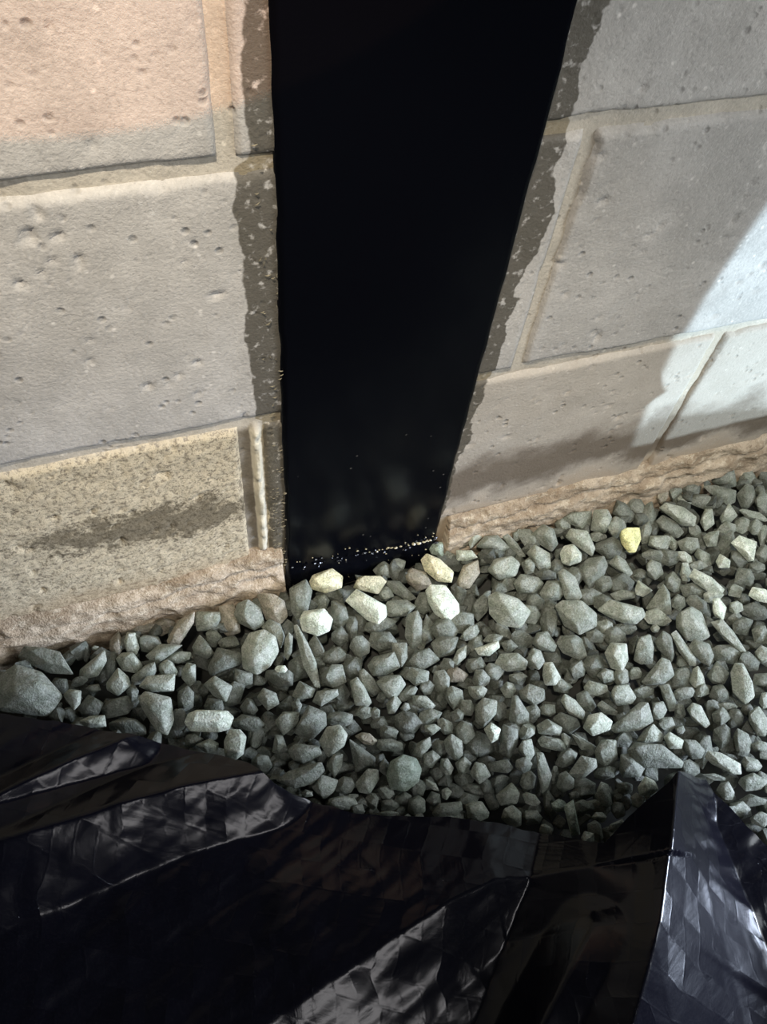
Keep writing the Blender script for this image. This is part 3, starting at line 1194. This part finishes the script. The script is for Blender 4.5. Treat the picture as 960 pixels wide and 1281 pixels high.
def look(s):
    P = np.array(s['ring']) - s['c']
    ev = np.sqrt(np.maximum(np.linalg.eigvalsh(P.T @ P / len(P)), 1))
    k = ev[1] / ev[0]
    size = 'small' if s['area'] < 420 else 'medium' if s['area'] < 700 else 'large'
    shape = 'elongated' if k > 1.7 else 'oval' if k > 1.3 else 'squat'
    tone = 'brownish' if s['hue'] == 'w' else 'yellowish' if s['hue'] in 'yY' and s['hue'] else 'greenish' if s['hue'] == 'g' else \
        'light grey' if s['tone'] >= .58 else 'grey' if s['tone'] >= .44 else 'dark grey'
    return f'{size} {shape} {tone} stone'


def side(s, a):
    dx, dy = s['c'][0] - a['c'][0], s['c'][1] - a['c'][1]
    d = math.hypot(dx, dy)
    an = math.degrees(math.atan2(dy, dx)) % 360
    w = ('right of', 'below right of', 'below', 'below left of', 'left of', 'above left of', 'above', 'above right of')[int(((an + 22.5) % 360) // 45)]
    return ('just ' if d < 42 else '' if d < 85 else 'well ') + w


def unique_label(s):
    near = sorted(_ok, key=lambda a: math.hypot(s['c'][0] - a['c'][0], s['c'][1] - a['c'][1]))[:7]
    for a in near:
        lab = f"{look(s)} {side(s, a)} the {short(a['label'])}"
        if len(lab.split()) <= 16 and lab not in used_labels:
            used_labels.add(lab)
            return lab
    return f"{look(s)} {side(s, near[0])} the {short(near[0]['label'])}"


made = 0
for s in stones:
    rr = random.Random(int(s['c'][0] * 31 + s['c'][1] * 977))
    tj = s['tone'] * rr.uniform(0.9, 1.1)
    pts, hw = rock_points(s['ring'], s['z'], s['w'], rr)
    org = Vector(at(*s['c'], s['z']))
    col = tint(tj, s['hue'])
    if made < 300:
        me = rock_mesh(pts, hw, col, 'gravel_stone', org, 0.42 if ('smooth' in s['label'] or 'round' in s['label'] or 'sausage' in s['label'] or 'egg' in s['label']) else 0.10)
        o = bpy.data.objects.new('gravel_stone', me); o.location = org; COL.objects.link(o)
        if s['label']:
            tag(o, s['label'], 'stone', 'distinct stones in the gravel')
        else:
            tag(o, unique_label(s), 'stone', 'plain stones of the gravel bed')
        made += 1
    else:
        small_parts.append((pts, hw, col))

# everything between and under them: joined, uncountable
PROTO = []
pr = random.Random(5)
for q in range(14):
    bm = bmesh.new()
    ax = (1.0, pr.uniform(0.65, 0.95), pr.uniform(0.5, 0.8))
    for i in range(13):
        v = Vector((pr.gauss(0, 1), pr.gauss(0, 1), pr.gauss(0, 1))).normalized()
        bm.verts.new((v.x * ax[0], v.y * ax[1], v.z * ax[2]))
    res = bmesh.ops.convex_hull(bm, input=bm.verts)
    junk = [g for g in res['geom_interior'] + res['geom_unused'] if isinstance(g, bmesh.types.BMVert)]
    if junk: bmesh.ops.delete(bm, geom=list(set(junk)), context='VERTS')
    bmesh.ops.bevel(bm, geom=list(bm.edges), offset=0.10, segments=1, profile=0.5, affect='EDGES', clamp_overlap=True)
    bmesh.ops.triangulate(bm, faces=bm.faces)
    bm.verts.index_update()
    PROTO.append((np.array([v.co[:] for v in bm.verts]), np.array([[v.index for v in f.verts] for f in bm.faces])))
    bm.free()


def project(p):
    c = RM.T @ (np.array(p) - CAM)
    return CX + F * c[0] / c[2], CY + F * c[1] / c[2]


SV, SF, SC = [], [], []
off = 0


def add_rock(center, size, col, rr):
    global off
    v, f = PROTO[rr.randrange(len(PROTO))]
    q = Matrix.Rotation(rr.uniform(0, 6.28), 3, 'X') @ Matrix.Rotation(rr.uniform(0, 6.28), 3, 'Z')
    vv = (v * size) @ np.array(q).T + np.array(center)
    SV.append(vv); SF.append(f + off); off += len(vv)
    SC.append(np.tile(np.array(col), (len(vv), 1)))


rr = random.Random(77)
cat_px = np.array([s['c'] for s in stones])
x = -0.62
while x < 1.25:
    y = -0.62
    while y < -0.012:
        px, py = project((x, y, 0.0))
        inside = -6 < px < 966 and py < 1085 and y > float(np.interp(x, EX, EY)) - 0.03
        jx, jy = rr.uniform(-.006, .006), rr.uniform(-.006, .006)
        step = 0.0165
        if inside:
            near = np.min(np.hypot(cat_px[:, 0] - px, cat_px[:, 1] - py)) if inside else 99
            zc = -0.013 + rr.uniform(-.003, .003) + (0.010 if near > 26 else 0) + (0.012 if y > -0.035 else 0)
            add_rock((x + jx, y + jy, zc), rr.uniform(0.0095, 0.0135), tint(rr.uniform(0.25, 0.35), ''), rr)  # in-view fill tinted darker, painting the shade between stones
        else:
            ey_ = float(np.interp(x, EX, EY))
            if y > ey_ - 0.03:
                add_rock((x + jx, y + jy, -0.006 + rr.uniform(-.004, .007)), rr.uniform(0.010, 0.0155), tint(rr.uniform(0.36, 0.62), ''), rr)
        y += step
    x += 0.0165
for pts, hw, col in small_parts:
    o_ = Vector((0, 0, 0))
    me = rock_mesh(pts, hw, col, 'tmp', o_)
    v = np.array([q.co[:] for q in me.vertices])
    f = []
    for p in me.polygons:
        ids = list(p.vertices)
        for i in range(1, len(ids) - 1):
            f.append((ids[0], ids[i], ids[i + 1]))
    SV.append(v); SF.append(np.array(f) + off); off += len(v); SC.append(np.tile(np.array(col), (len(v), 1)))
    bpy.data.meshes.remove(me)
V = np.concatenate(SV); Fc = np.concatenate(SF); Cc = np.concatenate(SC)
gb = mesh_obj('gravel_bed', V.tolist(), Fc.tolist(), M_stone, None, False)
a = gb.data.color_attributes.new('tint', 'FLOAT_COLOR', 'POINT')
a.data.foreach_set('color', Cc.ravel().tolist())
tag(gb, 'packed gravel under and between the larger stones, tinted dark for gap shade', 'gravel', None, 'stuff')

# ------------------------------------------------------------------ black sheet
def seg_dist(X, Y, poly):
    """signed side distance, along-parameter (0..1 over whole polyline) to a polyline"""
    best = np.full(X.shape, 9.0); par = np.zeros(X.shape); side = np.zeros(X.shape)
    L = [math.hypot(poly[i + 1][0] - poly[i][0], poly[i + 1][1] - poly[i][1]) for i in range(len(poly) - 1)]
    tot = sum(L); acc = 0
    for i in range(len(poly) - 1):
        ax, ay = poly[i][:2]; bx, by = poly[i + 1][:2]
        dx, dy = bx - ax, by - ay
        t = np.clip(((X - ax) * dx + (Y - ay) * dy) / (dx * dx + dy * dy), 0, 1)
        qx, qy = X - (ax + t * dx), Y - (ay + t * dy)
        d = np.hypot(qx, qy)
        s = np.sign(dx * qy - dy * qx)
        m = d < best
        best = np.where(m, d, best); par = np.where(m, (acc + t * L[i]) / tot, par); side = np.where(m, s, side)
        acc += L[i]
    return best, par, side


def ridge(X, Y, poly, wl, wr, p=1.6):
    """crease: height interpolated along the polyline, falling off wl to its left and wr to its right"""
    d, par, side = seg_dist(X, Y, poly)
    L = np.cumsum([0] + [math.hypot(poly[i + 1][0] - poly[i][0], poly[i + 1][1] - poly[i][1]) for i in range(len(poly) - 1)])
    hgt = np.interp(par, L / L[-1], [q[2] for q in poly])
    if isinstance(wl, tuple): wl = np.interp(par, np.linspace(0, 1, len(wl)), wl)
    if isinstance(wr, tuple): wr = np.interp(par, np.linspace(0, 1, len(wr)), wr)
    w = np.where(side > 0, wl, wr)
    t = np.clip(1 - d / w, 0, 1)
    return hgt * (t ** p)


BASE = 0.0165


def crest(*pts):
    """crest points as (x pixel, y pixel, height above the flat sheet)"""
    out = []
    for px, py, h in pts:
        q = at(px, py, BASE + h); out.append((q[0], q[1], h))
    return out


def edge(*pts):
    return [tuple(at(px, py, z)[:2]) for px, py, z in pts]


EDGE = [(-0.75, -0.045), (-0.45, -0.045), (-0.26, -0.055)] + edge(
    (0, 890, .022), (100, 905, .022), (160, 917, .026), (200, 926, .024), (270, 940, .03), (310, 952, .036), (345, 980, .036), (390, 1000, .024), (440, 1015, .02), (500, 1021, .02),
    (560, 1022, .02), (640, 1035, .02), (695, 1050, .022), (738, 1068, .026), (775, 1030, .050), (815, 995, .072), (850, 965, .088),
    (868, 972, .050), (885, 976, .024), (915, 1010, .018), (960, 1058, .018), (1010, 1100, .018)) + [
    (0.45, -0.425), (0.52, -0.445), (0.62, -0.44), (0.75, -0.43), (1.05, -0.42), (1.4, -0.42)]
RIDGES = [
    # crest, left width, right width, power; the first width is on the camera's side when the crest runs to the left
    (crest((158, 922, .012), (100, 945, .014), (0, 990, .015), (-150, 1060, .015), (-500, 1200, .01)), 0.026, 0.018, 1.0),
    (crest((333, 964, .021), (240, 980, .022), (150, 1003, .022), (0, 1048, .022), (-200, 1115, .022), (-600, 1250, .02)), (0.042, 0.060, 0.064), 0.030, 1.0),
    (crest((722, 1094, .010), (620, 1100, .019), (560, 1128, .018), (480, 1182, .015), (380, 1250, .012), (200, 1380, .009), (-100, 1600, .008)), (0.030, 0.080, 0.085), 0.085, 1.0),
    (crest((722, 1165, .008), (700, 1215, .014), (672, 1281, .016), (600, 1450, .016)), 0.022, 0.022, 1.0),
    (crest((850, 965, .072), (840, 1050, .078), (828, 1150, .080), (800, 1281, .078), (740, 1500, .06), (600, 1900, .04)), (0.060, 0.15, 0.17, 0.17), (0.078, 0.084, 0.08), 1.0),
    ([(0.43, -0.50, 0.045), (0.50, -0.475, 0.058), (0.58, -0.470, 0.058), (0.68, -0.47, 0.053), (0.80, -0.47, 0.05), (1.3, -0.47, 0.05)], 0.050, 0.080, 1.1),
]
ne, nt = 620, 330
L = np.cumsum([0] + [math.hypot(EDGE[i + 1][0] - EDGE[i][0], EDGE[i + 1][1] - EDGE[i][1]) for i in range(len(EDGE) - 1)])
# more samples where the camera looks
sarr = np.concatenate([np.linspace(0, L[2], 40, endpoint=False), np.linspace(L[2], L[25], ne - 120, endpoint=False), np.linspace(L[25], L[-1], 80)])
ex = np.interp(sarr, L, [p[0] for p in EDGE]); ey = np.interp(sarr, L, [p[1] for p in EDGE])
ex = ex + 0.0008 * vnoise(sarr * 90, sarr * 0, 3); ey = ey + 0.0010 * vnoise(sarr * 90, sarr * 0, 5)
fx = -1.0 + (sarr / L[-1]) * 2.5; fy = np.full_like(fx, -1.35)
tt = np.linspace(0, 1, nt) ** 1.7
S, T = np.meshgrid(np.arange(len(sarr)), tt, indexing='ij')
XX = ex[S] + (fx[S] - ex[S]) * T; YY = ey[S] + (fy[S] - ey[S]) * T
DD = np.hypot(XX - ex[S], YY - ey[S])          # sheet sloped away from its edge so the hollow mirrors the dark above
ZZ = BASE + 0.003 * fbm(XX * 6, YY * 6, 50, 3) - 0.034 * smooth(0.02, 0.30, DD) * smooth(0.42, 0.30, XX)
TENT = ridge(XX, YY, *RIDGES[4]) / 0.075
for poly, wl, wr, p in RIDGES:
    ZZ = ZZ + ridge(XX, YY, poly, wl, wr, p)
# soft crumples, stretched along the folds
ca, sa = math.cos(math.radians(200)), math.sin(math.radians(200))
U = XX * ca + YY * sa; Vv = -XX * sa + YY * ca
amp = 0.0016 * (1 - 0.85 * smooth(0.0, 0.25, TENT))
ZZ = ZZ + amp * fbm(U * 14, Vv * 50, 61, 3)
ZZ = ZZ + 0.6 * amp * np.abs(fbm(U * 22 + 3, Vv * 34, 66, 3))
verts = np.stack([XX, YY, ZZ], -1).reshape(-1, 3)
sh = mesh_obj('plastic_sheet', verts.tolist(), grid_faces(len(sarr), nt, 0, True), M_sheet)
uvl = sh.data.uv_layers.new(name='UVMap')
li = np.zeros(len(sh.data.loops), dtype=np.int32); sh.data.loops.foreach_get('vertex_index', li)
# cloth coordinates: follow the slope so that cells keep their size on the folds
dz = np.zeros_like(ZZ); dz[1:, :] = np.cumsum(np.abs(np.diff(ZZ, axis=0)), axis=0)
UVc = np.stack([(XX + 0.5 * dz).ravel(), (YY - 0.5 * ZZ).ravel()], -1)[li]
uvl.data.foreach_set('uv', UVc.ravel().tolist())
so = sh.modifiers.new('thickness', 'SOLIDIFY'); so.thickness = 0.0012; so.offset = -1
tag(sh, 'rumpled glossy black reinforced plastic sheet lying over the gravel in front', 'plastic sheet')

# added unseen flap right of the frame, shaped to notch the torch beam
fp = [(0.700, 0.045), (0.728, 0.055), (0.7345, 0.101), (0.757, 0.1137), (0.736, 0.136), (0.715, 0.130), (0.699, 0.090)]
fv, ff = [], []
for th_ in (0.0, 0.0012):
    for (x, z) in fp:
        fv.append((x, -0.450 + th_ + 0.012 * math.sin((x - 0.70) * 50), z))
n = len(fp)
ff.append(tuple(range(n))); ff.append(tuple(range(2 * n - 1, n - 1, -1)))
for i in range(n):
    ff.append((i, n + i, n + (i + 1) % n, (i + 1) % n))
mesh_obj('beam_notch_blocker', fv, ff, M_sheet, sh, False)
